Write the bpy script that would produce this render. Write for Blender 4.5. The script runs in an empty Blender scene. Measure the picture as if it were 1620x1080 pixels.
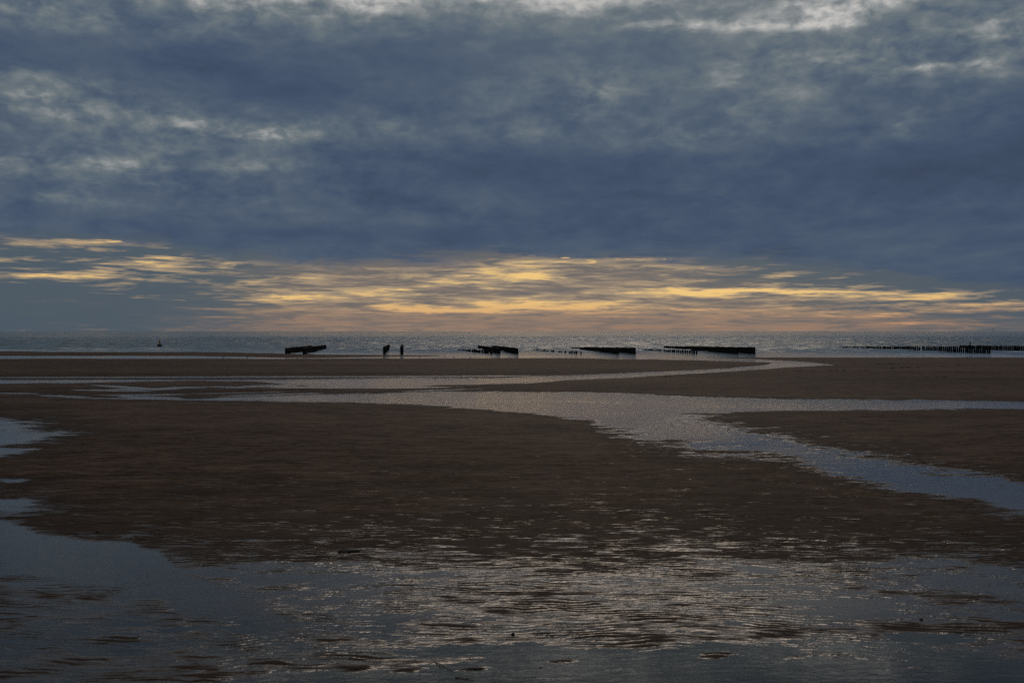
import bpy, bmesh, math, random
import numpy as np
from mathutils import Vector

scene = bpy.context.scene
col = scene.collection
random.seed(7)
R = math.radians

# ------------------------------------------------------------------ camera
# eye 3.0 m above the still water, 35 mm lens, looking out to sea (+Y)
EYE = 3.0
F_PX = 1575.0          # focal length in photograph pixels
HOR = 524.0            # photograph row of the horizon
cam_d = bpy.data.cameras.new('camera')
cam_d.lens = 35.0
cam_d.sensor_width = 36.0
cam_d.clip_start = 0.1
cam_d.clip_end = 90000.0
cam = bpy.data.objects.new('camera', cam_d)
cam.location = (0, 0, EYE)
cam.rotation_euler = (R(90.0) - math.atan(16.0 / F_PX), 0, 0)
col.objects.link(cam)
scene.camera = cam


def ground(px, py, z=0.0):
    """photograph pixel -> point on the level z (used as a survey of the beach)"""
    d = (EYE - z) * F_PX / (py - HOR)
    return ((px - 810.0) / F_PX * d, d)


# ------------------------------------------------------------------ sky
SUN_EL, SUN_AZ = 37.0, 6.0
world = bpy.data.worlds.new('World')
scene.world = world
world.use_nodes = True
WT = world.node_tree
WT.nodes.clear()


class N:
    """tiny expression builder for shader nodes"""
    def __init__(s, tree, sock):
        s.t, s.s = tree, sock

    def _m(s, op, *others, clamp=False):
        n = s.t.nodes.new('ShaderNodeMath')
        n.operation = op
        n.use_clamp = clamp
        for i, o in enumerate((s,) + others):
            if isinstance(o, N):
                s.t.links.new(o.s, n.inputs[i])
            else:
                n.inputs[i].default_value = o
        return N(s.t, n.outputs[0])

    def __add__(s, o): return s._m('ADD', o)
    def __sub__(s, o): return s._m('SUBTRACT', o)
    def __mul__(s, o): return s._m('MULTIPLY', o)
    def __truediv__(s, o): return s._m('DIVIDE', o)
    def max(s, o): return s._m('MAXIMUM', o)
    def min(s, o): return s._m('MINIMUM', o)
    def clamp(s): return s._m('ADD', 0.0, clamp=True)
    def mad(s, a, b): return s._m('MULTIPLY_ADD', a, b)

    def smooth(s, lo, hi, a=0.0, b=1.0):
        n = s.t.nodes.new('ShaderNodeMapRange')
        n.interpolation_type = 'SMOOTHSTEP'
        s.t.links.new(s.s, n.inputs[0])
        for i, v in zip((1, 2, 3, 4), (lo, hi, a, b)):
            if isinstance(v, N):
                s.t.links.new(v.s, n.inputs[i])
            else:
                n.inputs[i].default_value = v
        return N(s.t, n.outputs[0])


def vec(tree, x, y, z):
    n = tree.nodes.new('ShaderNodeCombineXYZ')
    for i, o in enumerate((x, y, z)):
        if isinstance(o, N):
            tree.links.new(o.s, n.inputs[i])
        else:
            n.inputs[i].default_value = o
    return N(tree, n.outputs[0])


def vmath(tree, op, a, b, c=None):
    n = tree.nodes.new('ShaderNodeVectorMath')
    n.operation = op
    for i, o in enumerate((a, b, c)):
        if o is None:
            continue
        if isinstance(o, N):
            tree.links.new(o.s, n.inputs[i])
        else:
            n.inputs[i].default_value = o
    return N(tree, n.outputs[1] if op in ('DOT_PRODUCT', 'LENGTH') else n.outputs[0])


def noise(tree, v, scale=1.0, detail=4.0, rough=0.5, dist=0.0, color=False):
    n = tree.nodes.new('ShaderNodeTexNoise')
    n.noise_dimensions = '3D'
    tree.links.new(v.s, n.inputs['Vector'])
    n.inputs['Scale'].default_value = scale
    n.inputs['Detail'].default_value = detail
    n.inputs['Roughness'].default_value = rough
    n.inputs['Distortion'].default_value = dist
    return N(tree, n.outputs['Color' if color else 'Fac'])


def ramp(tree, f, stops):
    n = tree.nodes.new('ShaderNodeValToRGB')
    e = n.color_ramp.elements
    while len(e) < len(stops):
        e.new(0.5)
    for el, (p, c) in zip(e, stops):
        el.position = p
        el.color = (c[0], c[1], c[2], 1)
    tree.links.new(f.s, n.inputs[0])
    return N(tree, n.outputs[0])


def mixc(tree, f, a, b):
    n = tree.nodes.new('ShaderNodeMix')
    n.data_type = 'RGBA'
    for i, o in ((0, f), (6, a), (7, b)):
        if isinstance(o, N):
            tree.links.new(o.s, n.inputs[i])
        elif i == 0:
            n.inputs[i].default_value = o
        else:
            n.inputs[i].default_value = (o[0], o[1], o[2], 1)
    return N(tree, n.outputs[2])


tc = WT.nodes.new('ShaderNodeTexCoord')
sep = WT.nodes.new('ShaderNodeSeparateXYZ')
WT.links.new(tc.outputs['Generated'], sep.inputs[0])
dx, dy, dz = (N(WT, sep.outputs[i]) for i in range(3))
AZ = dx._m('ARCTAN2', dy) * 57.29578           # degrees right of straight ahead
ELr = dz._m('ARCSINE') * 57.29578              # degrees above the horizon
EL = ELr._m('ABSOLUTE')

# the flat underside of a cloud deck, seen in perspective
inv = EL.mad(1 / 57.3, 0.11)
PX, PY = dx / inv, dy / inv
deckv = vec(WT, PX, PY * 1.0, 3.7)
angv = vec(WT, AZ * 0.09, EL * 0.36, 1.3)
w1 = noise(WT, angv, 1.0, 5.0, 0.55, color=True)
w2 = noise(WT, vec(WT, AZ * 0.35, EL * 2.2, 9.1), 1.0, 5.0, 0.6, color=True)
# warped direction (degrees) in which the cloud masses below are laid out
off1 = vmath(WT, 'MULTIPLY', vmath(WT, 'SUBTRACT', w1, (0.5, 0.5, 0.5)), (4.5, 2.4, 0))
off2 = vmath(WT, 'MULTIPLY', vmath(WT, 'SUBTRACT', w2, (0.5, 0.5, 0.5)), (2.4, 0.45, 0))
P0 = vec(WT, AZ, EL, 0.0)
Pdeck = vmath(WT, 'ADD', vmath(WT, 'ADD', P0, off1), off2)
Pgold = vmath(WT, 'ADD', P0, off2)


def strokes(P, lst):
    """sum of soft elongated cloud masses: (px, py, rx, ry, amount)"""
    acc = None
    for px, py, rx, ry, amt in lst:
        a = math.degrees(math.atan((px - 810) / F_PX))
        e = math.degrees(math.atan((HOR - py) / F_PX * math.cos(R(a))))
        ia, ie = F_PX / (57.3 * rx), F_PX / (57.3 * ry)
        q = vmath(WT, 'MULTIPLY_ADD', P, (ia, ie, 0), (-a * ia, -e * ie, 0))
        d = vmath(WT, 'DOT_PRODUCT', q, q)
        g = d._m('MULTIPLY', -0.8)._m('EXPONENT')
        acc = g * amt if acc is None else g.mad(amt, acc)
    return acc


DECK = [
    (50, 160, 34, 12, .26), (175, 247, 60, 9, .30), (300, 193, 40, 9, .28), (430, 206, 60, 10, .44),
    (200, 165, 230, 32, .20), (185, 277, 60, 8, .16), (85, 312, 70, 9, .16), (70, 248, 70, 10, .16),
    (570, 188, 80, 14, .16), (20, 122, 110, 9, .18), (160, 42, 24, 14, .22), (335, 52, 60, 14, .18),
    (10, 14, 110, 22, .34), (420, -6, 330, 26, .50), (590, 20, 34, 12, .26), (390, 257, 70, 12, .14),
    (250, 108, 330, 32, -.17), (450, 165, 190, 20, -.20), (680, 285, 240, 46, -.09), (700, 95, 230, 45, -.10),
    (150, 405, 190, 10, -.10), (470, 366, 260, 14, -.10),
    (930, 150, 50, 26, .26), (845, 205, 60, 14, .14), (1150, 115, 34, 16, .20), (1080, 38, 80, 7, .40),
    (1220, 42, 80, 8, .34), (1290, 26, 40, 20, .36), (1400, 2, 150, 16, .46), (900, -4, 200, 14, .40),
    (1320, 87, 60, 7, .28), (1450, 100, 50, 8, .28), (1535, 100, 80, 11, .40), (1600, 45, 55, 16, .34),
    (1550, 124, 60, 9, .22), (1420, 205, 42, 17, .22), (1110, 205, 60, 14, .14), (1250, 150, 90, 40, .10),
    (1000, 80, 170, 26, -.10), (1500, 255, 280, 50, -.12), (850, 265, 220, 36, -.10),
    (1250, 320, 480, 60, -.07), (1500, 420, 260, 34, -.08), (1450, 60, 220, 40, .14), (280, 235, 340, 90, .14), (60, 470, 220, 60, .10),
]
GOLD = [
    (70, 385, 95, 5, .50), (150, 382, 60, 4, .45), (50, 411, 60, 3, .35), (30, 433, 80, 5, .42),
    (110, 438, 80, 5, .42), (175, 432, 60, 6, .42), (225, 419, 50, 5, .45), (250, 406, 28, 4, .60),
    (280, 421, 70, 6, .40), (350, 415, 80, 5, .28), (390, 447, 50, 3, .50), (455, 440, 60, 4, .45),
    (600, 438, 90, 4, .42), (620, 424, 120, 3, .30), (780, 432, 90, 8, .60), (740, 449, 90, 5, .42),
    (440, 476, 70, 6, .65), (600, 461, 70, 5, .60), (510, 468, 80, 5, .60), (310, 463, 24, 3, .45),
    (220, 466, 26, 2, .35), (625, 484, 50, 9, .70), (690, 490, 70, 5, .55), (400, 488, 50, 3, .40),
    (770, 484, 60, 9, .60), (430, 508, 150, 9, .30), (860, 416, 80, 5, .62), (1010, 410, 140, 4, .52),
    (840, 437, 70, 12, .45), (1060, 421, 70, 3, .45), (1235, 436, 22, 2, .50), (1330, 440, 18, 2, .50),
    (1080, 460, 110, 6, .70), (1230, 459, 80, 4, .52), (1310, 462, 50, 4, .60), (1120, 467, 80, 6, .60),
    (1390, 469, 80, 6, .60), (1500, 467, 40, 4, .60), (1560, 480, 80, 4, .60), (860, 476, 80, 6, .45),
    (960, 482, 120, 6, .40), (880, 490, 130, 8, .35), (1170, 490, 240, 4, .42), (1050, 500, 150, 4, .35),
    (1370, 497, 160, 4, .42), (1460, 512, 100, 3, .42), (1100, 515, 200, 4, .30), (1600, 490, 60, 3, .35),
    (900, 470, 480, 42, .20), (40, 494, 250, 30, -.42),
]
# deck brightness: large rolls plus finer wisps, brighter and more broken overhead
n_big = noise(WT, deckv, 0.62, 4.0, 0.52, 0.6)
n_fine = noise(WT, vec(WT, PX * 1.5, PY * 1.0, 8.2), 2.6, 6.0, 0.58, 0.3)
n_wisp = noise(WT, vec(WT, AZ * 0.20, EL * 0.60, 4.4), 1.0, 6.0, 0.60, 0.3)
n_mid = noise(WT, vec(WT, AZ * 0.48, EL * 0.95, 7.7), 1.0, 7.0, 0.58, 0.35)
t_base = (n_big - 0.5) * 0.34 + (n_fine - 0.5) * 0.30 + (n_wisp - 0.5) * 0.36 + (n_mid - 0.5) * 0.47 * EL.smooth(4.5, 8.0, 0.35, 1.0) + 0.24
n_small = noise(WT, vec(WT, AZ * 1.05, EL * 1.75, 3.1), 1.0, 6.0, 0.58, 0.3)
n_break = n_mid.smooth(0.30, 0.68, 0.45, 0.95) + n_small.smooth(0.33, 0.67, 0.0, 0.38)
t_base = t_base + (n_small - 0.5) * EL.smooth(5.0, 10.0, 0.10, 0.23)
# the cloud is darker away from the hidden sun
t_base = t_base + dy.smooth(-0.9, 0.5, -0.13, 0.0)
t_base = t_base + EL.smooth(9.0, 17.0, 0.0, 0.06) + EL.smooth(21.0, 36.0, 0.0, 0.34)


SUNV = (math.sin(R(SUN_AZ)) * math.cos(R(SUN_EL)), math.cos(R(SUN_AZ)) * math.cos(R(SUN_EL)), math.sin(R(SUN_EL)))
t_base = t_base + vmath(WT, 'DOT_PRODUCT', N(WT, tc.outputs['Generated']), SUNV).smooth(0.86, 1.0, 0.0, 0.34)


def stroke_el(st):
    a = math.degrees(math.atan((st[0] - 810) / F_PX))
    return math.degrees(math.atan((HOR - st[1]) / F_PX * math.cos(R(a)))), 57.3 * st[3] / F_PX


def deck_colour(lst):
    t = t_base + strokes(Pdeck, [st[:4] + (st[4] * (0.80 if st[4] > 0 else 1.0),) for st in lst]) * n_break if lst else t_base
    return ramp(WT, t.clamp(), [
        (0.00, (.044, .065, .112)), (0.16, (.057, .086, .142)), (0.34, (.086, .119, .166)),
        (0.52, (.142, .174, .196)), (0.72, (.265, .282, .290)), (1.00, (.530, .520, .500))])


SPLIT, TOP = 6.8, 24.0          # the sky is written in three storeys so that each stays cheap
deck_high = deck_colour([])
deck_mid = deck_colour([st for st in DECK if stroke_el(st)[0] + 2.3 * stroke_el(st)[1] + 1.2 > SPLIT])
deck_low = deck_colour([st for st in DECK if stroke_el(st)[0] - 2.3 * stroke_el(st)[1] - 1.2 < SPLIT])

# clear low strip under the deck, with thin cloud lit from behind
n_str = noise(WT, vec(WT, AZ * 0.30, EL * 3.0, 2.2), 1.0, 7.0, 0.64, 0.5)
n_str2 = noise(WT, vec(WT, AZ * 0.50, EL * 6.0, 6.2), 1.0, 5.0, 0.65, 0.4)
g_str = (n_str - 0.5) * 2.0 + (n_str2 - 0.5) * 1.35
g = strokes(Pgold, [st[:4] + (st[4] * 0.80,) for st in GOLD]) + g_str - 0.04
azw = AZ.smooth(-22.0, -9.0) * (AZ + EL * 3.2).smooth(36.0, 14.0)
low_base = ramp(WT, (azw * EL.smooth(7.5, 2.5) * 0.86 + g_str * 0.55).clamp(), [
    (0.0, (.064, .092, .122)), (0.40, (.084, .104, .124)), (0.75, (.160, .138, .128)), (1.0, (.245, .190, .152))])
# orange towards the horizon, yellow higher up
gold_hi = mixc(WT, EL.smooth(0.3, 2.2), (.55, .295, .155), (.84, .545, .20))
gold_lo = mixc(WT, EL.smooth(0.3, 2.2), (.28, .180, .130), (.38, .285, .185))
gold_c = mixc(WT, g.smooth(0.40, 0.86), gold_lo, gold_hi)
low_base = mixc(WT, azw * EL.smooth(1.9, 0.2) * n_str.smooth(0.35, 0.65, 0.15, 0.75), low_base, (.31, .195, .140))
low_col = mixc(WT, g.smooth(0.0, 0.56), low_base, gold_c)
# open evening sky glimpsed through the thin strip
sky = WT.nodes.new('ShaderNodeTexSky')
sky.sky_type = 'NISHITA'
sky.sun_disc = False
sky.sun_elevation = R(SUN_EL)
sky.sun_rotation = R(SUN_AZ)
sky.altitude = 0.0
sky.dust_density = 2.0
skyn = vmath(WT, 'SCALE', N(WT, sky.outputs[0]), (0, 0, 0))
skyn.s.node.inputs['Scale'].default_value = 0.0015
low_col = vmath(WT, 'ADD', low_col, skyn)

edge = ramp(WT, AZ.mad(1 / 80.0, 0.5).clamp(), [
    (0.00, (.44, .44, .44)), (0.16, (.50, .50, .50)), (0.26, (.47, .47, .47)), (0.34, (.40, .40, .40)), (0.43, (.395, .395, .395)),
    (0.50, (.43, .43, .43)), (0.60, (.435, .435, .435)), (0.66, (.425, .425, .425)), (0.72, (.37, .37, .37)), (0.79, (.28, .28, .28)), (0.86, (.20, .20, .20)), (1.0, (.30, .30, .30))])
edge = N(WT, edge.s) * 10.0
low_mask = (EL + (n_wisp - 0.5) * 2.4 + (n_str - 0.5) * 2.4 + (n_str2 - 0.5) * 1.3 - edge).smooth(-0.55, 0.45, 1.0, 0.0)
low_mask = low_mask.max(g.smooth(0.44, 0.70) * EL.smooth(6.2, 5.0))
low_col = mixc(WT, low_mask, deck_low, low_col)


def backdrop(c):
    b = WT.nodes.new('ShaderNodeBackground')
    b.inputs['Strength'].default_value = 1.0
    WT.links.new(c.s, b.inputs['Color'])
    return b.outputs[0]


def mixs(f, a, b):
    m = WT.nodes.new('ShaderNodeMixShader')
    WT.links.new(f.s, m.inputs[0])
    WT.links.new(a, m.inputs[1])
    WT.links.new(b, m.inputs[2])
    return m.outputs[0]


upper = mixs(EL.smooth(TOP - 1.5, TOP), backdrop(deck_mid), backdrop(deck_high))
full = mixs(EL._m('GREATER_THAN', SPLIT), backdrop(low_col), upper)
wo = WT.nodes.new('ShaderNodeOutputWorld')
WT.links.new(full, wo.inputs['Surface'])
world.cycles.sampling_method = 'NONE'

# the veiled sun behind the cloud
sun_d = bpy.data.lights.new('sun', 'SUN')
sun_d.energy = 0.46
sun_d.angle = R(29.0)
sun_d.color = (1.0, 0.80, 0.62)
sun = bpy.data.objects.new('sun', sun_d)
sdir = Vector((math.sin(R(SUN_AZ)) * math.cos(R(SUN_EL)), math.cos(R(SUN_AZ)) * math.cos(R(SUN_EL)), math.sin(R(SUN_EL))))
sun.rotation_euler = sdir.to_track_quat('Z', 'Y').to_euler()
sun.location = sdir * 100
col.objects.link(sun)

scene.view_settings.view_transform = 'Standard'
scene.view_settings.look = 'None'
scene.view_settings.exposure = 0.0
scene.view_settings.gamma = 1.0
scene.render.engine = 'CYCLES'
scene.cycles.max_bounces = 4
scene.cycles.use_adaptive_sampling = True
scene.cycles.adaptive_threshold = 0.02
scene.cycles.transparent_max_bounces = 6
scene.cycles.use_denoising = False
scene.cycles.caustics_reflective = False
scene.cycles.caustics_refractive = False


# ------------------------------------------------------------------ numeric noise
def _hash(ix, iy, seed):
    h = (ix.astype(np.int64) * 374761393 + iy.astype(np.int64) * 668265263 + seed * 974711) & 0xffffffff
    h = ((h ^ (h >> 13)) * 1274126177) & 0xffffffff
    return ((h ^ (h >> 16)) & 0xffff) / 65535.0


def vnoise(x, y, seed=0):
    ix, iy = np.floor(x), np.floor(y)
    fx, fy = x - ix, y - iy
    fx = fx * fx * fx * (fx * (fx * 6 - 15) + 10)
    fy = fy * fy * fy * (fy * (fy * 6 - 15) + 10)
    a, b = _hash(ix, iy, seed), _hash(ix + 1, iy, seed)
    c, d = _hash(ix, iy + 1, seed), _hash(ix + 1, iy + 1, seed)
    return (a + (b - a) * fx) * (1 - fy) + (c + (d - c) * fx) * fy - 0.5


def fbm(x, y, octs=4, seed=0, gain=0.5):
    s, a, t = 0.0, 1.0, 0.0
    for k in range(octs):
        s = s + a * vnoise(x * 2 ** k + 17.3 * k, y * 2 ** k - 9.1 * k, seed + k)
        t += a
        a *= gain
    return s / t * 2.0          # about -1..1


def smoothstep(lo, hi, v):
    t = np.clip((v - lo) / (hi - lo), 0, 1)
    return t * t * (3 - 2 * t)


def softclip(v, lo, hi):
    return np.where(v > 0, hi * np.tanh(v / hi), lo * np.tanh(v / lo))


def grid_mesh(name, X, Y, Z, mat, smooth=True):
    nr, nc = X.shape
    me = bpy.data.meshes.new(name)
    co = np.empty((nr * nc, 3), np.float32)
    co[:, 0], co[:, 1], co[:, 2] = X.ravel(), Y.ravel(), Z.ravel()
    idx = np.arange(nr * nc, dtype=np.int32).reshape(nr, nc)
    q = np.stack([idx[:-1, :-1], idx[:-1, 1:], idx[1:, 1:], idx[1:, :-1]], -1).reshape(-1)
    nf = (nr - 1) * (nc - 1)
    me.vertices.add(nr * nc)
    me.vertices.foreach_set('co', co.ravel())
    me.loops.add(nf * 4)
    me.loops.foreach_set('vertex_index', q)
    me.polygons.add(nf)
    me.polygons.foreach_set('loop_start', np.arange(0, nf * 4, 4, dtype=np.int32))
    me.polygons.foreach_set('use_smooth', np.full(nf, smooth, bool))
    me.update(calc_edges=True)
    me.materials.append(mat)
    ob = bpy.data.objects.new(name, me)
    col.objects.link(ob)
    return ob


# ------------------------------------------------------------------ materials
def new_mat(name):
    m = bpy.data.materials.new(name)
    m.use_nodes = True
    t = m.node_tree
    t.nodes.clear()
    out = t.nodes.new('ShaderNodeOutputMaterial')
    return m, t, out


def pos_xyz(t):
    gnode = t.nodes.new('ShaderNodeNewGeometry')
    s = t.nodes.new('ShaderNodeSeparateXYZ')
    t.links.new(gnode.outputs['Position'], s.inputs[0])
    return N(t, gnode.outputs['Position']), [N(t, s.outputs[i]) for i in range(3)]


def bump(t, h, dist, strength=1.0, normal=None):
    n = t.nodes.new('ShaderNodeBump')
    n.inputs['Strength'].default_value = strength
    if isinstance(dist, N):
        t.links.new(dist.s, n.inputs['Distance'])
    else:
        n.inputs['Distance'].default_value = dist
    t.links.new(h.s, n.inputs['Height'])
    if normal is not None:
        t.links.new(normal.s, n.inputs['Normal'])
    return N(t, n.outputs[0])


def sand_material():
    m, t, out = new_mat('wet_sand')
    P, (x, y, z) = pos_xyz(t)
    n1 = noise(t, vec(t, x * 0.35, y * 0.9, 0.0), 1.0, 6.0, 0.6)
    n0 = noise(t, vec(t, x * 0.035, y * 0.11, 1.0), 1.0, 5.0, 0.6, 0.4)
    n2 = noise(t, P, 9.0, 5.0, 0.65)
    grain = noise(t, P, 160.0, 2.0, 0.6)
    streak = noise(t, vec(t, x * 0.8, y * 5.0, 2.0), 1.0, 5.0, 0.6, 0.6)
    # damp low ground is darker and glossier than the drained crowns;
    # thin water stays perched in hollows of the lower slopes
    fleck = noise(t, vec(t, x * 1.6 + y * 0.5, y * 6.5, 4.0), 1.0, 5.0, 0.62, 0.5)
    hgt = z + (n2 - 0.5) * 0.006 + (n1 - 0.5) * 0.030
    wet = hgt.smooth(0.045, 0.004)
    film = (z + (n2 - 0.5) * 0.005 + (n1 - 0.5) * 0.012 + (fleck - 0.5) * 0.10).smooth(0.006, -0.004)
    film = film.max((z + (n2 - 0.5) * 0.004).smooth(0.006, 0.001))
    # water held in the ripple troughs of the lower slopes
    def attr(nm):
        an = t.nodes.new('ShaderNodeAttribute')
        an.attribute_name = nm
        return N(t, an.outputs['Fac'])
    tro = attr('trough') * 0.5 + (fleck - 0.5) * 2.4 + (n1 - 0.5) * 0.8 - attr('macro').max(0.0) * 6.5
    film = film.max(tro.smooth(0.26, 0.55) * 0.85)
    rip = noise(t, vec(t, x * 3.0 + y * 1.2, y * 11.0 - x * 2.0, 0.0), 1.0, 3.0, 0.55, 0.8)
    rip2 = noise(t, vec(t, x * 1.3 + y * 0.4, y * 3.2 - x * 0.5, 5.0), 1.0, 5.0, 0.62, 0.6)
    # ripple relief shading put into the colour, with drained crests paler than damp troughs
    crest = attr('trough') * -0.22 + (rip - 0.5) * 1.8 + (rip2 - 0.5) * 1.8
    dry_c = mixc(t, ((n1 - 0.5) * 1.3 + (streak - 0.5) * 1.5 + (n0 - 0.5) * 1.6 + crest + 0.45).clamp(), (.022, .0130, .0084), (.098, .061, .042))
    wet_c = mixc(t, n2, (.021, .0135, .009), (.037, .024, .0165))
    c = mixc(t, wet, dry_c, wet_c)
    c = mixc(t, grain.smooth(0.35, 0.75), c, vmath(t, 'MULTIPLY', c, (1.35, 1.3, 1.25)))
    b = t.nodes.new('ShaderNodeBsdfPrincipled')
    t.links.new(c.s, b.inputs['Base Color'])
    rough = film.mad(-0.50, 0.62)
    t.links.new(rough.s, b.inputs['Roughness'])
    spec = film.mad(0.48, 0.02)
    t.links.new(spec.s, b.inputs['Specular IOR Level'])
    # small ripples and pitted surface
    nb = bump(t, rip, 0.035, 0.9)
    nb = bump(t, n2, 0.008, 0.35, nb)
    t.links.new(nb.s, b.inputs['Normal'])
    t.links.new(b.outputs[0], out.inputs['Surface'])
    return m


def pool_material():
    """a few centimetres of clear water: mirror by Fresnel over the sand below"""
    m, t, out = new_mat('shallow_water')
    P, (x, y, z) = pos_xyz(t)
    far = y.smooth(11.0, 45.0)
    wind = noise(t, vec(t, x * 0.10, y * 0.16, 5.0), 1.0, 3.0, 0.5)
    wv = noise(t, vec(t, x * 5.0, y * 9.0, 0.0), 1.0, 4.0, 0.6, 0.3)
    wv2 = noise(t, vec(t, x * 1.1, y * 2.2, 7.0), 1.0, 3.0, 0.5)
    amt = wind.smooth(0.40, 0.62, 0.40, 1.0) * far.mad(0.026, 0.0014)
    nb = bump(t, wv, amt)
    nb = bump(t, wv2, amt * 1.3, 1.0, nb)
    fr = t.nodes.new('ShaderNodeFresnel')
    fr.inputs['IOR'].default_value = 1.333
    t.links.new(nb.s, fr.inputs['Normal'])
    gl = t.nodes.new('ShaderNodeBsdfGlossy')
    rg = y.smooth(9.0, 11.0) * y.smooth(24.0, 15.0, 0.055, 0.16) + 0.04
    t.links.new(rg.s, gl.inputs['Roughness'])
    gl.inputs['Color'].default_value = (1, 1, 1, 1)
    t.links.new(nb.s, gl.inputs['Normal'])
    tr = t.nodes.new('ShaderNodeBsdfTransparent')
    tr.inputs['Color'].default_value = (.62, .66, .66, 1)
    mx = t.nodes.new('ShaderNodeMixShader')
    t.links.new(fr.outputs[0], mx.inputs[0])
    t.links.new(tr.outputs[0], mx.inputs[1])
    t.links.new(gl.outputs[0], mx.inputs[2])
    t.links.new(mx.outputs[0], out.inputs['Surface'])
    return m


def sea_material():
    m, t, out = new_mat('sea_water')
    P, (x, y, z) = pos_xyz(t)
    chop = y.smooth(122.0, 230.0)
    a = noise(t, vec(t, x * 0.38, y * 0.80, 0.0), 1.0, 5.0, 0.6, 0.4)
    b2 = noise(t, vec(t, x * 0.09, y * 0.14, 3.0), 1.0, 4.0, 0.6, 0.3)
    d1 = chop.mad(0.34, 0.07) + y.smooth(300.0, 2500.0) * 0.30
    nb = bump(t, a, d1)
    nb = bump(t, b2, chop.mad(0.6, 0.08) + y.smooth(400.0, 3000.0) * 1.4, 1.0, nb)
    b = t.nodes.new('ShaderNodeBsdfPrincipled')
    fa = t.nodes.new('ShaderNodeAttribute')
    fa.attribute_name = 'foam'
    fn = noise(t, vec(t, x * 1.4, y * 1.1, 2.0), 1.0, 5.0, 0.65)
    fm = (N(t, fa.outputs['Fac']) + (fn - 0.5) * 1.3).smooth(0.35, 0.75)
    bc = mixc(t, fm, (.046, .076, .074), (.62, .62, .60))
    t.links.new(bc.s, b.inputs['Base Color'])
    b.inputs['Roughness'].default_value = 0.13
    b.inputs['IOR'].default_value = 1.333
    t.links.new(nb.s, b.inputs['Normal'])
    t.links.new(b.outputs[0], out.inputs['Surface'])
    return m


def plain_material(name, c, c2, rough=0.8, scale=6.0, spec=0.3, bmp=0.01):
    m, t, out = new_mat(name)
    P, (x, y, z) = pos_xyz(t)
    n1 = noise(t, P, scale, 5.0, 0.6)
    b = t.nodes.new('ShaderNodeBsdfPrincipled')
    cc = mixc(t, n1.smooth(0.3, 0.7), c, c2)
    t.links.new(cc.s, b.inputs['Base Color'])
    b.inputs['Roughness'].default_value = rough
    b.inputs['Specular IOR Level'].default_value = spec
    t.links.new(bump(t, n1, bmp).s, b.inputs['Normal'])
    t.links.new(b.outputs[0], out.inputs['Surface'])
    return m


M_sand = sand_material()
M_pool = pool_material()
M_sea = sea_material()
M_wood = plain_material('tarred_wood', (.010, .008, .007), (.022, .018, .014), 0.9, 8.0, 0.15)
M_weed = plain_material('seaweed', (.006, .006, .004), (.018, .016, .009), 0.55, 40.0, 0.3)
M_stone = plain_material('dark_stone', (.012, .011, .010), (.030, .027, .024), 0.6, 60.0, 0.4, 0.003)
M_twig = plain_material('driftwood', (.16, .11, .07), (.26, .19, .13), 0.7, 50.0, 0.3, 0.002)
M_orange = plain_material('buoy_orange_paint', (.30, .12, .035), (.42, .18, .06), 0.5, 5.0, 0.4)
M_hull = plain_material('buoy_dark_float', (.022, .014, .010), (.05, .028, .018), 0.6, 5.0, 0.3)
M_plume = plain_material('grey_brown_plumage', (.020, .018, .016), (.05, .045, .04), 0.8, 30.0, 0.2, 0.002)


# ------------------------------------------------------------------ the beach
def poly(px, pts):
    p = np.array(pts, float)
    return np.interp(px, p[:, 0], p[:, 1])


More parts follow.
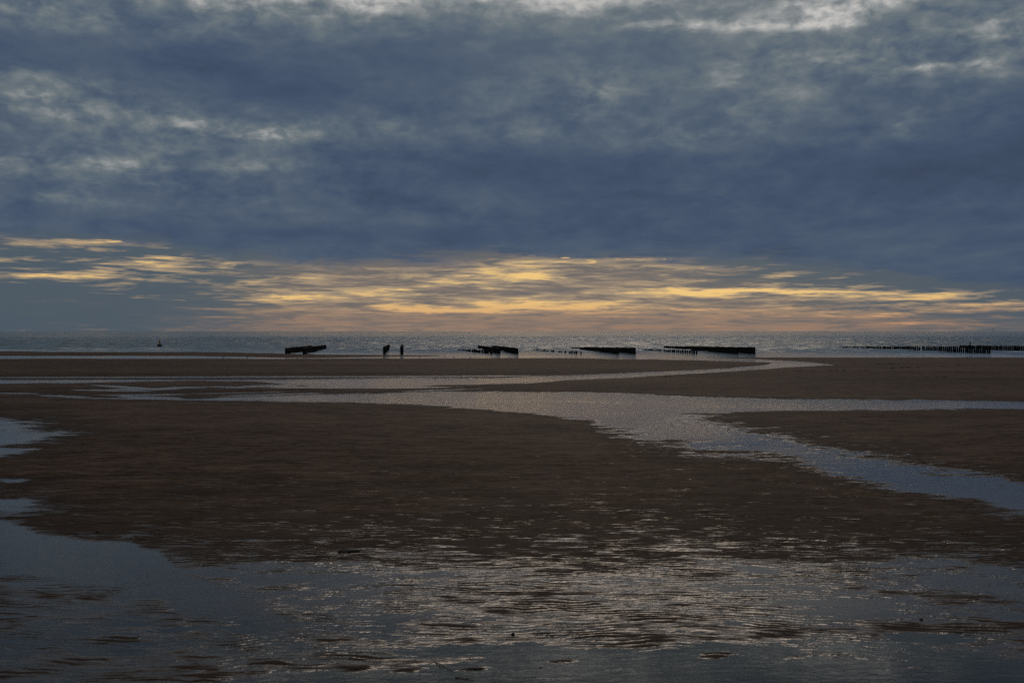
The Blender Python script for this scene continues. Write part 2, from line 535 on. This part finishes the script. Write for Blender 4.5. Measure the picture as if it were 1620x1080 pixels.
# tidal water, as upper and lower banks surveyed along the beach:
# (upper bank, lower bank, rise per row of the survey, depth)
BANDS = [
    # narrow lagoon behind the outer bar, opening into the sea on the right
    ([(-900, 560.5), (0, 562.6), (300, 563.2), (450, 565.3), (520, 566.4), (600, 564.6), (700, 562.5), (800, 558), (1040, 560), (1120, 565), (1200, 568.2), (1260, 571.6), (1315, 576.2), (1400, 590), (2500, 640)],
     [(-900, 566.5), (0, 567.6), (400, 567.6), (700, 566.6), (900, 566.6), (1040, 569.0), (1150, 571.5), (1240, 574.8), (1300, 577.2), (1330, 577), (2500, 577)], .05, .12),
    # bend of the channel round the tip of the bar and back to the left
    ([(-900, 606), (0, 601.6), (200, 600.8), (450, 600), (650, 597), (780, 598), (850, 596), (900, 594.6), (1000, 590), (1150, 582.5), (1200, 578.2), (1225, 574), (1270, 574), (1312, 576.4), (1400, 590), (2500, 640)],
     [(-900, 610), (0, 607.4), (150, 605.6), (300, 602.8), (400, 603.6), (450, 607), (500, 611), (640, 611), (700, 609.5), (840, 607.2), (900, 601.3), (1000, 597.3), (1150, 587.5), (1250, 581), (1300, 578), (1330, 577), (2500, 577)], .05, .10),
    # main channel
    ([(-900, 660), (200, 636), (340, 630), (500, 624.5), (600, 623), (700, 621), (900, 621), (1000, 623), (1100, 628), (1250, 632), (1620, 636), (2500, 641)],
     [(-900, 600), (200, 630), (340, 632.4), (500, 634), (600, 637), (680, 640.5), (750, 645), (850, 654), (950, 663), (1000, 661), (1100, 653), (1250, 648.5), (1620, 646.5), (2500, 648)], .012, .06),
    # branch running down to the right
    ([(-900, 660), (200, 638), (340, 630), (500, 628), (700, 632), (850, 644), (935, 648), (1033, 657), (1100, 667), (1211, 692), (1344, 729), (1433, 740), (1522, 753), (1611, 769), (1800, 806), (2500, 900)],
     [(-900, 600), (200, 630), (340, 632), (500, 634), (600, 637), (680, 640.5), (750, 645), (850, 654), (935, 664), (985, 681), (1033, 693), (1100, 702), (1211, 712), (1344, 747), (1433, 771), (1522, 786), (1611, 808), (1800, 852), (2500, 1000)], .00101, .05),
    # pools at the left edge
    ([(-900, 650), (-200, 655), (0, 669), (50, 675), (92, 684), (400, 770), (2500, 1500)],
     [(-900, 740), (-200, 735), (0, 711), (40, 700), (92, 684), (400, 610), (2500, 200)], .0011, .06),
    ([(-900, 760), (0, 783), (30, 786), (50, 798), (300, 880), (2500, 1600)],
     [(-900, 830), (0, 812), (30, 806), (50, 798), (300, 720), (2500, 100)], .0006, .05),
]
# small pools on the far flats: centre, half-width, half-height (rows), slant
POOLS = [(370, 596.2, 390, .9, -.003), (195, 612.0, 46, 1.3, .055), (232, 615.0, 46, 1.2, .0), (290, 613.0, 34, 1.2, -.02), (180, 617.5, 52, 1.0, .01),
         (358, 612.2, 26, 1.0, .03), (425, 610.5, 46, 1.6, -.03), (560, 612.5, 130, 2.0, .0), (100, 626.8, 30, 1.0, .03), (30, 622.2, 24, .6, .02),
         (225, 624.5, 50, .9, -.01), (240, 628.8, 46, 1.6, .02), (430, 624.2, 60, .9, -.03), (380, 621.5, 40, .5, -.02),
         (270, 631.5, 130, .8, .012), (400, 633.5, 120, .8, .012), (690, 617.8, 36, .6, -.03), (560, 632, 90, 1.6, .02)]
POOL_EDGE = [(-900, 780), (-200, 810), (0, 826), (60, 846), (130, 856), (205, 858), (252, 880), (285, 905), (335, 922), (375, 932), (410, 956), (450, 985), (520, 1010), (2500, 2400)]
FILM_EDGE = [(-900, 860), (300, 905), (480, 912), (600, 910), (760, 920), (900, 918), (1000, 912), (1150, 900), (1280, 922), (1420, 920), (1520, 908), (1620, 912), (2500, 900)]
DEEP_EDGE = [(-900, 1040), (0, 1075), (300, 1075), (440, 1060), (600, 1052), (800, 1038), (930, 1030), (1080, 1012), (1230, 1014), (1330, 1040), (1480, 1052), (1620, 1046), (2500, 1030)]


def beach_height(X, Y):
    Yc = np.maximum(Y, 3.2)
    px = 810 + F_PX * X / Yc
    py = HOR + EYE * F_PX / Yc
    px = np.clip(px, -2200, 3800)
    # ragged banks
    wob = fbm(X * 0.9, Y * 0.9, 4, 3) * 6.0 * smoothstep(560, 800, py) + fbm(X * 0.12, Y * 0.2, 3, 8) * 1.0
    wobx = fbm(X * 0.5, Y * 0.5, 4, 5) * 16.0 * smoothstep(620, 900, py)
    pxw, pyw = px + wobx, py + wob
    # drained crowns: outer bar, middle bar, right-hand bar, the broad near bank
    land = 0.10 + 0.05 * smoothstep(640, 720, py) * np.exp(-((px - 900) / 700) ** 2) \
        + 0.06 * smoothstep(600, 560, py) * smoothstep(1200, 1500, px) + 0.02 * fbm(X * 0.05, Y * 0.08, 3, 21)
    # the middle bar has a level top and a slope down to the channel in front
    land = land + 0.06 * smoothstep(596, 580, py) * smoothstep(566, 574, py) * smoothstep(1250, 900, px)
    # outer bar low, ending in the sea
    seaedge = poly(px, [(-900, 554), (0, 555.6), (300, 556.3), (430, 558), (480, 560.4), (600, 561.3), (700, 562), (760, 563.8), (1000, 564.5), (1300, 565.2), (1620, 565.6), (2500, 566)])
    Fs = (seaedge - py)
    z = np.minimum(land, softclip(-Fs * 0.045, -0.9, 0.20))
    for up, lo, slope, depth in BANDS:
        Fb = np.minimum(pyw - poly(pxw, up), poly(pxw, lo) - pyw)
        if slope == .00101:       # crisp banks upstream, frayed ones down the branch
            up_d = (pyw - poly(pxw, up)) * (1 + 11 * smoothstep(1040, 940, pxw))
            lo_d = (poly(pxw, lo) - pyw) * (1 + 5 * smoothstep(960, 860, pxw))
            Fb = np.minimum(up_d, lo_d)
        z = np.minimum(z, softclip(-Fb * slope, -depth, 0.16 + 0 * Fb))
    for cx, cy, rx, ry, sl in POOLS:
        q = np.sqrt(((pxw - cx) / rx) ** 2 + ((py + 0.5 * wob - cy - (pxw - cx) * sl) / ry) ** 2)
        z = np.minimum(z, np.where(q < 4, softclip((q - 1) * ry * 0.022, -0.03, 0.16), 9.0))
    # near pool at the left, film of water over ripples in front, deeper water at our feet
    Fp = pyw - poly(pxw, POOL_EDGE)
    zp = softclip(-Fp * 0.0013, -0.014, 0.16) + 0.0130 * smoothstep(35, 80, Fp)
    fp = smoothstep(520, 270, pxw) * (Fp > 0) + (Fp <= 0)
    zp = zp * fp + 0.0012 * (1 - fp)
    Ff = pyw - poly(pxw, FILM_EDGE)
    zf = np.where(Ff > 0, 0.0012 + 0 * Ff, 0.0012 - 0.00021 * Ff)
    zf = np.where(Ff < -150, 0.0315 + (-Ff - 150) * 0.0008, zf)
    Fd = pyw - poly(pxw, DEEP_EDGE)
    zd = softclip(-Fd * 0.0009, -0.05, 0.16)
    z = np.minimum(np.minimum(z, zp), np.minimum(zf, zd))
    z0 = z.copy()
    near = smoothstep(34, 22, Y)
    mid = smoothstep(70, 30, Y)
    # uneven ground, stretched along the shore
    z = z + mid * (1 + 0.9 * smoothstep(15, 22, Y) * smoothstep(48, 32, Y)) * (0.0105 * fbm(X * 0.55, Y * 1.5, 4, 31, 0.6) + 0.0068 * fbm(X * 2.3, Y * 5.0, 3, 37))
    z = z + smoothstep(15, 20, Y) * smoothstep(50, 40, Y) * 0.011 * fbm(X * 0.9, Y * 1.0, 4, 33, 0.6)
    z = z + smoothstep(20, 60, Y) * 0.006 * fbm(X * 0.12, Y * 0.3, 4, 41)
    # current ripples: crests along the shore, forking and fading in places
    wp = 0.20 * fbm(X * 0.6, Y * 1.1, 3, 51) + 0.075 * fbm(X * 2.6, Y * 3.2, 3, 53)
    tilt = 0.30 * smoothstep(0.0, 6.0, X) + 0.10 * fbm(X * 0.1, Y * 0.1, 2, 57)
    ph = 2 * np.pi * (Y + wp + tilt * X * 0.35) / 0.100
    s = np.sin(ph + 0.45 * np.sin(ph))
    amp = 0.0044 * (0.25 + 1.1 * smoothstep(-0.4, 0.5, fbm(X * 1.5, Y * 2.4, 3, 61)))
    amp = amp * smoothstep(-0.045, -0.008, z)
    z = z + near * amp * s
    beach_height.trough = -s * smoothstep(38, 26, Y) * np.clip(amp / 0.004, 0, 1)
    beach_height.macro = z0
    # a few smooth sand backs just breaking the water in front
    for cx, cy, rx, ry, h in ((750, 1060, 34, 4, .028), (1128, 1040, 36, 6, .034), (1015, 1052, 30, 4, .028), (892, 1047, 32, 4, .026),
                              (645, 1062, 26, 3, .020), (560, 1060, 20, 3, .02), (1250, 1043, 34, 4, .020), (1420, 1060, 40, 3, .012)):
        q = ((px - cx) / rx) ** 2 + ((py - cy - (px - cx) * -0.08) / ry) ** 2
        z = z + h * np.exp(-q)
    return z


def geo_rows(y0, y1, s0, g):
    ys, y, s = [y0], y0, s0
    while y < y1:
        y += s
        s *= g
        ys.append(y)
    return ys


rows = list(np.arange(-90, 0, 6.0)) + list(np.arange(0, 7.0, 0.5)) + list(np.arange(7.0, 14.0, 0.0145)) + geo_rows(14.0, 30.0, 0.0150, 1.0013)
rows += geo_rows(rows[-1] + 0.05, 60.0, 0.06, 1.004) + geo_rows(60.3, 172.0, 0.20, 1.0)
rows = np.unique(np.round(np.array(rows), 4))
u = np.linspace(-0.62, 0.62, 430)
u = np.concatenate([-np.geomspace(9, 0.66, 24), u, np.geomspace(0.66, 9, 24)])
Yg, Ug = np.meshgrid(rows, u, indexing='ij')
Xg = Ug * np.sqrt(np.maximum(Yg, 0) ** 2 + 36.0) * (1 + 0 * Ug)
Zg = beach_height(Xg, Yg)
TR, MA = beach_height.trough, beach_height.macro
# the shore rises gently behind the viewer
Zg = np.where(Yg < 6.5, Zg * smoothstep(2, 6.5, Yg) - 0.01 + 0.03 * np.clip(2 - Yg, 0, 200) ** 0.9, Zg)
sand = grid_mesh('sand_beach', Xg, Yg, Zg, M_sand)
sand['kind'] = 'structure'
for nm, arr in (('trough', TR), ('macro', MA)):
    at = sand.data.attributes.new(nm, 'FLOAT', 'POINT')
    at.data.foreach_set('value', np.ascontiguousarray(arr, np.float32).ravel())

# standing water in the channels and pools: one level sheet, the sand rises through it
SHORE = 118.0
pw = grid_mesh('tidal_water', *[np.array(a) for a in zip(*[
    ([-160, 160], [1.0, 1.0], [0, 0]), ([-160, 160], [SHORE, SHORE], [0, 0])])], M_pool, False)
pw['kind'] = 'structure'

# ------------------------------------------------------------------ the sea
rows = np.array(geo_rows(SHORE, 420.0, 0.42, 1.0009) + geo_rows(421.5, 2500.0, 1.3, 1.012) + list(np.geomspace(2600, 60000, 40)))
u = np.concatenate([-np.geomspace(5, 0.66, 20), np.linspace(-0.62, 0.62, 620), np.geomspace(0.66, 5, 20)])
Yg, Ug = np.meshgrid(rows, u, indexing='ij')
Xg = Ug * Yg
Zg = np.zeros_like(Xg)
rs = np.random.RandomState(4)
sx, sy = Yg * 0.0022, np.gradient(rows)[:, None] + 0 * Yg
for k in range(34):
    lam = 1.4 * (11.0 / 1.4) ** rs.rand()
    th = rs.normal(0.15, 0.55)
    kx, ky = 2 * np.pi / lam * math.sin(th), 2 * np.pi / lam * math.cos(th)
    A = 0.0050 * lam ** 0.85 * (0.6 + 0.8 * rs.rand())
    fade = smoothstep(1.0, 0.45, np.abs(ky) * sy / np.pi) * smoothstep(1.0, 0.45, np.abs(kx) * sx / np.pi)
    p = kx * Xg + ky * Yg + rs.rand() * 6.28 + 0.6 * np.sin(0.05 * Xg + rs.rand() * 6)
    Zg += A * fade * (np.sin(p) + 0.25 * np.sin(2 * p))
Zg *= smoothstep(120, 190, Yg) * (0.7 + 0.6 * (fbm(Xg * 0.02, Yg * 0.03, 3, 71) + 0.5))
# low breakers rolling in over the flats, crests broken along their length
for yb, a0, sd in ((128, .05, 81), (136, .07, 83), (146, .09, 85), (158, .10, 87), (172, .10, 89), (190, .09, 91)):
    yy = Yg + 3.0 * fbm(Xg * 0.035, 0 * Yg, 3, sd)
    on = smoothstep(0.05, 0.5, fbm(Xg * 0.05 + 3, 0 * Yg + sd, 3, sd + 1) + 0.1)
    d = (yy - yb)
    Zg += a0 * on * np.exp(-np.where(d < 0, d / 0.6, d / 1.6) ** 2)
# foam on the breaking crests and along the swash
FO = 0.75 * smoothstep(127, 121, Yg + 3 * fbm(Xg * 0.05, Yg * 0.1, 3, 95)) * (Xg > -14) * smoothstep(-0.4, 0.5, fbm(Xg * 0.09, Yg * 0.35, 3, 97))
for yb, sd in ((128, 81), (136, 83), (146, 85), (158, 87), (172, 89), (190, 91)):
    yy = Yg + 3.0 * fbm(Xg * 0.035, 0 * Yg, 3, sd)
    on = smoothstep(0.05, 0.5, fbm(Xg * 0.05 + 3, 0 * Yg + sd, 3, sd + 1) + 0.1)
    FO = np.maximum(FO, 0.8 * on * np.exp(-((yy - yb + 0.9) / 1.1) ** 2))
sea = grid_mesh('sea', Xg, Yg, Zg, M_sea)
at = sea.data.attributes.new('foam', 'FLOAT', 'POINT')
at.data.foreach_set('value', np.ascontiguousarray(FO, np.float32).ravel())
sea['kind'] = 'structure'


# ------------------------------------------------------------------ helpers for things
def mesh_obj(name, bm, mat, parent=None, smooth=True):
    me = bpy.data.meshes.new(name)
    for f in bm.faces:
        f.smooth = smooth
    bm.normal_update()
    bm.to_mesh(me)
    bm.free()
    me.materials.append(mat)
    ob = bpy.data.objects.new(name, me)
    col.objects.link(ob)
    ob.parent = parent
    return ob


def empty(name, loc, rz=0.0):
    ob = bpy.data.objects.new(name, None)
    ob.empty_display_size = 0.2
    ob.location = loc
    ob.rotation_euler = (0, 0, rz)
    col.objects.link(ob)
    return ob


def tag(ob, label, cat, group=None):
    ob['label'] = label
    ob['category'] = cat
    if group:
        ob['group'] = group
    return ob


def lathe(bm, prof, seg=12, wob=0.0):
    rings = []
    for r, z in prof:
        ring = []
        for i in range(seg):
            a = 2 * math.pi * i / seg
            rr = r * (1 + wob * random.uniform(-1, 1))
            ring.append(bm.verts.new((rr * math.cos(a), rr * math.sin(a), z)))
        rings.append(ring)
    for r0, r1 in zip(rings, rings[1:]):
        for i in range(seg):
            j = (i + 1) % seg
            bm.faces.new((r0[i], r0[j], r1[j], r1[i]))
    bm.faces.new(rings[-1])
    bm.faces.new(list(reversed(rings[0])))


def tube(bm, pts, radii, seg=6):
    rings = []
    for k, p in enumerate(pts):
        p = Vector(p)
        d = (Vector(pts[min(k + 1, len(pts) - 1)]) - Vector(pts[max(k - 1, 0)])).normalized()
        ref = Vector((0, 0, 1)) if abs(d.z) < 0.9 else Vector((1, 0, 0))
        a = d.cross(ref).normalized()
        b = a.cross(d)
        rings.append([bm.verts.new(p + radii[k] * (math.cos(2 * math.pi * i / seg) * a + math.sin(2 * math.pi * i / seg) * b)) for i in range(seg)])
    for r0, r1 in zip(rings, rings[1:]):
        for i in range(seg):
            j = (i + 1) % seg
            bm.faces.new((r0[i], r0[j], r1[j], r1[i]))
    bm.faces.new(rings[-1])
    bm.faces.new(list(reversed(rings[0])))


def sand_z(x, y):
    return float(beach_height(np.array([[x]]), np.array([[y]]))[0, 0])


# ------------------------------------------------------------------ groynes: close-set timber piles running out to sea
def pile_mesh(k):
    bm = bmesh.new()
    r = 0.15 + 0.012 * k
    lathe(bm, [(r * 1.06, -0.9), (r * 1.04, 0.0), (r, 0.45), (r * 0.97, 0.90), (r * 0.80, 0.975), (r * 0.35, 1.0)], 8, 0.05)
    # worn, slightly slanting head
    for v in bm.verts:
        if v.co.z > 0.8:
            v.co.z += v.co.x * (0.25 - 0.12 * k) + v.co.y * 0.1 * (k - 1)
    me = bpy.data.meshes.new('pile')
    for f in bm.faces:
        f.smooth = False
    bm.to_mesh(me)
    bm.free()
    me.materials.append(M_wood)
    return me


PILE = [pile_mesh(k) for k in range(4)]


def pile_row(name, near, far, h_near, h_far, spacing, label, cat, group=None, gaps=(), jag=0.05, skip=0.0, thick=1.0, sag=0.0):
    """near/far: (survey px, survey row) of the two ends at the waterline"""
    x0, y0 = ground(*near)
    x1, y1 = ground(*far)
    L = math.hypot(x1 - x0, y1 - y0)
    root = tag(empty(name, (x0, y0, 0)), label, cat, group)
    n = max(2, int(L / spacing))
    for i in range(n + 1):
        f = i / n
        if any(a <= f <= b for a, b in gaps) or random.random() < skip:
            continue
        h = h_near + (h_far - h_near) * f + random.uniform(-jag, jag) + sag * math.sin(f * 9.0)
        ob = bpy.data.objects.new('pile', random.choice(PILE))
        col.objects.link(ob)
        ob.parent = root
        ob.location = ((x1 - x0) * f + random.uniform(-.03, .03), (y1 - y0) * f, 0)
        w = thick * random.uniform(0.9, 1.12)
        ob.scale = (w, w, max(h, 0.08))
        ob.rotation_euler = (random.uniform(-.03, .03), random.uniform(-.03, .03), random.uniform(0, 6.28))
    return root


G = 'timber groynes standing in the shallows'
GS = 'rows of worn stumps beside the groynes'
pile_row('pile_groyne', (452.5, 559.6), (493, 553.4), .78, .72, .42, 'leftmost black timber groyne, with a narrow slit near its shoreward end', 'groyne', G, gaps=((.30, .345),), jag=.04)
pile_row('pile_groyne', (480.5, 560.0), (515, 551.0), .86, .62, .40, 'black timber groyne just right of the leftmost one, ending in a detached pile seaward', 'groyne', G, gaps=((.885, .935),), jag=.035)
pile_row('pile_groyne', (607.5, 560.0), (615.5, 551.4), .95, .72, .55, 'short black timber groyne seen almost end on, with a rising seaward tip', 'groyne', G, jag=.05, thick=.8)
pile_row('pile_groyne', (635.3, 560.2), (636.3, 552.5), 1.02, .80, .55, 'single narrow black groyne seen exactly end on, like one thick post', 'groyne', G, jag=.03, thick=.98)
pile_row('pile_groyne', (790.0, 559.6), (757.5, 551.3), .76, .56, .38, 'black timber groyne left of centre that sticks out seaward left of its twin', 'groyne', G, jag=.03)
pile_row('pile_groyne', (818.0, 559.6), (780.0, 551.5), .78, .55, .38, 'black timber groyne at centre, right-hand one of the pair beside the stumps', 'groyne', G, jag=.03)
pile_row('pile_groyne', (977.5, 559.6), (904.0, 550.6), .74, .18, .36, 'long black timber groyne right of centre tapering to a point at its left end', 'groyne', G, jag=.025)
pile_row('pile_groyne', (1004.5, 559.6), (925.0, 550.8), .82, .24, .36, 'black timber groyne right of centre with slits between the piles at its right end', 'groyne', G, jag=.03, gaps=((.045, .065), (.115, .13)))
pile_row('pile_groyne', (1168.5, 559.6), (1051.0, 550.2), .86, .34, .34, 'longest black timber groyne, sloping down leftwards beside a row of stumps', 'groyne', G, jag=.025, gaps=((.0, .008),))
pile_row('pile_groyne', (1193.5, 559.4), (1085.0, 551.2), .88, .42, .34, 'black timber groyne ending in an upright face right of the longest groyne', 'groyne', G, jag=.03)
rA = pile_row('pile_groyne', (1566.0, 558.4), (1334.0, 550.0), .96, .22, .52, 'open groyne of separate posts at right, with one taller pole among them', 'groyne', G, jag=.06, skip=.02, thick=.72)
pile_row('pile_groyne', (1720.0, 558.4), (1520.0, 551.4), .92, .60, .52, 'open groyne of separate posts running off the right edge', 'groyne', G, jag=.06, skip=.02, thick=.72)
pile_row('stump_row', (778.0, 559.6), (725.5, 553.8), .50, .14, .85, 'row of low dark stumps in the water left of the centre groynes', 'stumps', GS, jag=.10, skip=.12, thick=.8)
pile_row('stump_row', (919.0, 559.6), (845.0, 553.8), .34, .12, 1.1, 'row of low broken stumps below the groyne that tapers to a point', 'stumps', GS, jag=.10, skip=.15, thick=.75)
pile_row('stump_row', (1102.0, 559.4), (1017.0, 553.6), .46, .20, .95, 'evenly spaced row of low stumps left of the longest groyne', 'stumps', GS, jag=.06, skip=.04, thick=.75)
# the taller marker pole in the right-hand groyne
xp, yp = ground(1535, 557.4)
bm = bmesh.new()
lathe(bm, [(.11, -.9), (.10, .6), (.085, 1.42), (.04, 1.5)], 8)
mp = mesh_obj('marker_pole', bm, M_wood, rA)
mp.location = (xp - rA.location.x, yp - rA.location.y, 0)

# ------------------------------------------------------------------ buoy
bx, by = ground(252.6, 547.6)
buoy = tag(empty('channel_buoy', (bx, by, 0)), 'small orange-brown buoy with dark float riding on the sea at left', 'buoy')
bm = bmesh.new()
lathe(bm, [(.30, -.45), (.44, -.20), (.47, .05), (.47, .26), (.43, .34), (.30, .40)], 20)
mesh_obj('float_body', bm, M_hull, buoy)
bm = bmesh.new()
lathe(bm, [(.30, .40), (.22, .50), (.155, .62), (.14, .98), (.15, 1.02)], 16)
mesh_obj('tower', bm, M_orange, buoy)
bm = bmesh.new()
lathe(bm, [(.17, 1.02), (.18, 1.06), (.15, 1.17), (.09, 1.23), (.03, 1.25)], 14)
mesh_obj('lantern', bm, M_orange, buoy)
for sgn in (-1, 1):
    bm = bmesh.new()
    tube(bm, [(sgn * .30, -.05, .33), (sgn * .31, 0, .47), (sgn * .30, .05, .33)], [.028, .032, .028], 6)
    mesh_obj('lifting_lug', bm, M_hull, buoy)

# ------------------------------------------------------------------ birds
def bird_body():
    bm = bmesh.new()
    tube(bm, [(-.085, 0, .085), (-.06, 0, .092), (-.01, 0, .098), (.035, 0, .108), (.062, 0, .126), (.076, 0, .142), (.092, 0, .147), (.104, 0, .145)],
         [.006, .020, .034, .031, .019, .017, .019, .008], 10)
    return bm


ORD = ['first', 'second', 'third', 'fourth', 'fifth', 'sixth', 'seventh', 'eighth', 'ninth', 'tenth', 'eleventh', 'twelfth', 'thirteenth', 'fourteenth', 'fifteenth', 'sixteenth', 'seventeenth', 'eighteenth']
bird0 = None
for i, (px, py) in enumerate(((353, 566.2), (391, 565.6), (607, 566.4), (664, 565.8), (704, 565.6), (718, 565.8), (744, 565.9), (788, 565.6), (819, 565.8))):
    x, y = ground(px, py)
    z = max(sand_z(x, y), -0.04)
    root = tag(empty('wading_bird', (x, y, z), random.uniform(-.6, .6) + (math.pi if random.random() < .5 else 0)),
               '%s tiny dark wading bird from the left along the far strip of water' % ORD[i], 'bird', 'wading birds along the far lagoon')
    root.scale = (1.25, 1.25, 1.25)
    if bird0 is None:
        bird0 = [mesh_obj('body', bird_body(), M_plume, root)]
        bm = bmesh.new()
        tube(bm, [(.100, 0, .146), (.125, 0, .142), (.145, 0, .136)], [.005, .003, .0015], 5)
        bird0.append(mesh_obj('beak', bm, M_stone, root))
        for sgn in (-1, 1):
            bm = bmesh.new()
            tube(bm, [(.0, sgn * .014, .075), (-.012, sgn * .015, .04), (.0, sgn * .016, -.01)], [.006, .004, .004], 5)
            bird0.append(mesh_obj('leg', bm, M_stone, root))
    else:
        for p in bird0:
            c = p.copy()
            col.objects.link(c)
            c.parent = root

# one bird on the wing low over the horizon
D = 230.0
fb = tag(empty('flying_bird', ((1571 - 810) / F_PX * D, D, EYE + (HOR - 521) / F_PX * D), R(30)),
         'single small dark bird flying just above the horizon at right', 'bird')
bm = bmesh.new()
tube(bm, [(-.20, 0, 0), (-.12, 0, .0), (0, 0, .0), (.12, 0, .01), (.17, 0, .015), (.21, 0, .01)], [.02, .045, .065, .045, .035, .01], 8)
mesh_obj('body', bm, M_plume, fb)
for sgn in (-1, 1):
    bm = bmesh.new()
    pts = [(.07, 0, .03), (-.07, 0, .03), (.09, sgn * .16, .13), (-.05, sgn * .16, .13), (.03, sgn * .34, .10), (-.04, sgn * .34, .10)]
    vs = [bm.verts.new(p) for p in pts] + [bm.verts.new((p[0], p[1], p[2] - .012)) for p in pts]
    for a, b, c, d in ((0, 1, 3, 2), (2, 3, 5, 4), (8, 9, 7, 6), (10, 11, 9, 8), (0, 2, 8, 6), (2, 4, 10, 8), (3, 1, 7, 9), (5, 3, 9, 11), (4, 5, 11, 10), (1, 0, 6, 7)):
        bm.faces.new((vs[a], vs[b], vs[c], vs[d]))
    mesh_obj('wing', bm, M_plume, fb)


# ------------------------------------------------------------------ wrack, stones and twigs
def weed_clump(w, h, seed):
    rr = random.Random(seed)
    bm = bmesh.new()
    for k in range(16):
        a = rr.uniform(0, 6.28)
        x0, y0 = rr.gauss(0, .16) * w, rr.gauss(0, .14) * w * .6
        ln = rr.uniform(.15, .42) * w
        pts = [(x0 + ln * f * math.cos(a), y0 + ln * f * math.sin(a) * .6, h * (math.sin(f * 3.0) * rr.uniform(.3, 1.0) + .05)) for f in (0, .25, .5, .75, 1)]
        tube(bm, pts, [.010, .024, .030, .022, .006], 5)
    return bm


wrack = [(1303, 576.6, .8), (1352, 578.2, .30), (1363, 577.8, .22), (1388, 577.8, .7), (1397, 578.6, .5), (1406, 577.4, .8), (1413, 578, .6), (1422, 579.4, .3),
         (1312, 588.6, .6), (1322, 588, .5), (1335, 588.4, .7), (1360, 587.8, .5), (1370, 588.4, .5), (1400, 585.2, .45), (1411, 584.6, .7), (1427, 583.8, .7),
         (1437, 583.4, .8), (1452, 583.0, .5), (1490, 581.6, .5), (1515, 580.4, .6), (1466, 599.4, .4), (1482, 599.6, .3), (1495, 599.2, .5), (1262, 590, .6), (1240, 591, .3),
         (1286, 589.6, .4), (1052, 597.8, .4), (1060, 598.2, .3)]
base = {}
for i, (px, py, w) in enumerate(wrack):
    x, y = ground(px, py)
    k = i % 5
    if k not in base:
        ob = mesh_obj('seaweed_clump', weed_clump(1.0, .10, 100 + k), M_weed)
        base[k] = ob
    else:
        ob = base[k].copy()
        col.objects.link(ob)
    ob.location = (x, y, sand_z(x, y) - .005)
    ob.rotation_euler = (0, 0, random.uniform(-.4, .4))
    ob.scale = (w * .8, w * .8, .25 + .4 * w)
    line = 'upper' if py < 580 and px < 1450 else 'lower' if py > 597 and px > 1400 else 'channel-side' if px < 1100 else 'middle'
    rank = sorted(q[0] for q in wrack if ('upper' if q[1] < 580 and q[0] < 1450 else 'lower' if q[1] > 597 and q[0] > 1400 else 'channel-side' if q[0] < 1100 else 'middle') == line).index(px)
    tag(ob, '%s seaweed clump from the left in the %s wrack line on the right-hand sandbar' % (ORD[rank], line), 'seaweed', 'seaweed clumps on the far right sandbar')

x, y = ground(551, 875)
bm = bmesh.new()
rr = random.Random(3)
for k in range(7):
    o = rr.uniform(-.02, .02)
    pts = [(-.15 + .30 * f / 8, o + .02 * math.sin(f * 1.3 + k) + .05 * f / 8, .010 + .010 * abs(math.sin(f * 2.1 + k))) for f in range(9)]
    tube(bm, pts, [.002] + [.003 + .005 * rr.random() for _ in range(7)] + [.002], 5)
ob = mesh_obj('seaweed_strand', bm, M_weed)
ob.location = (x, y, max(sand_z(x, y), 0))
tag(ob, 'thin black strand of seaweed lying on the near sandbank left of centre', 'seaweed')

for px, py, w, lab in ((117, 846.5, .10, 'dark seaweed scrap at the rim of the near left pool, left one of two'),
                       (152, 843.5, .13, 'dark seaweed scrap on the sand above the near left pool, right one of two')):
    x, y = ground(px, py)
    ob = mesh_obj('seaweed_scrap', weed_clump(1.0, .5, int(px)), M_weed)
    ob.scale = (w * 1.4, w, w * .35)
    ob.location = (x, y, max(sand_z(x, y), 0))
    tag(ob, lab, 'seaweed')


def pebble(name, px, py, r, lab, sq=.7):
    x, y = ground(px, py)
    bm = bmesh.new()
    bmesh.ops.create_icosphere(bm, subdivisions=3, radius=1.0)
    for v in bm.verts:
        d = 1 + .22 * math.sin(v.co.x * 2.3 + px) * math.cos(v.co.y * 1.9 + py) + .10 * math.sin(v.co.z * 4 + px)
        v.co = v.co * d
        v.co.z *= sq
        v.co *= r
    ob = mesh_obj(name, bm, M_stone)
    ob.location = (x, y, max(sand_z(x, y), 0) + r * sq * .45)
    ob.rotation_euler = (0, 0, px)
    tag(ob, lab, 'stone')


pebble('pebble', 811.5, 1006, .017, 'small black pebble among the glinting ripples at bottom centre', .9)
pebble('pebble', 1459, 981, .018, 'small black pebble on the wet sand at lower right', .6)
pebble('pebble', 386.5, 781, .026, 'small black pebble alone on the near sandbank at left', .7)
pebble('pebble', 855, 1057, .008, 'tiny black pebble under the dark water at the bottom edge', .8)


def twig(px, py, pts, rad, forks, lab):
    x, y = ground(px, py)
    bm = bmesh.new()
    tube(bm, pts, [rad * (1 - .6 * i / (len(pts) - 1)) for i in range(len(pts))], 6)
    for fk in forks:
        tube(bm, fk, [rad * .5, rad * .4, rad * .2], 5)
    ob = mesh_obj('twig', bm, M_twig)
    ob.location = (x, y, .003)
    tag(ob, lab, 'twig')


twig(686, 1049, [(0, 0, .002), (.07, -.07, .006), (.13, -.15, .004), (.19, -.24, .003)], .005,
     [[(.05, -.05, .004), (.06, -.10, .008), (.10, -.16, .004)]], 'thin pale forked twig lying in the dark water at the bottom edge')
twig(720, 1073, [(0, 0, .003), (.05, -.01, .006), (.10, -.035, .006), (.17, -.04, .003)], .006,
     [[(.08, -.02, .005), (.11, .03, .02), (.12, .05, .02)]], 'short pale twig at the bottom edge just below the forked twig')
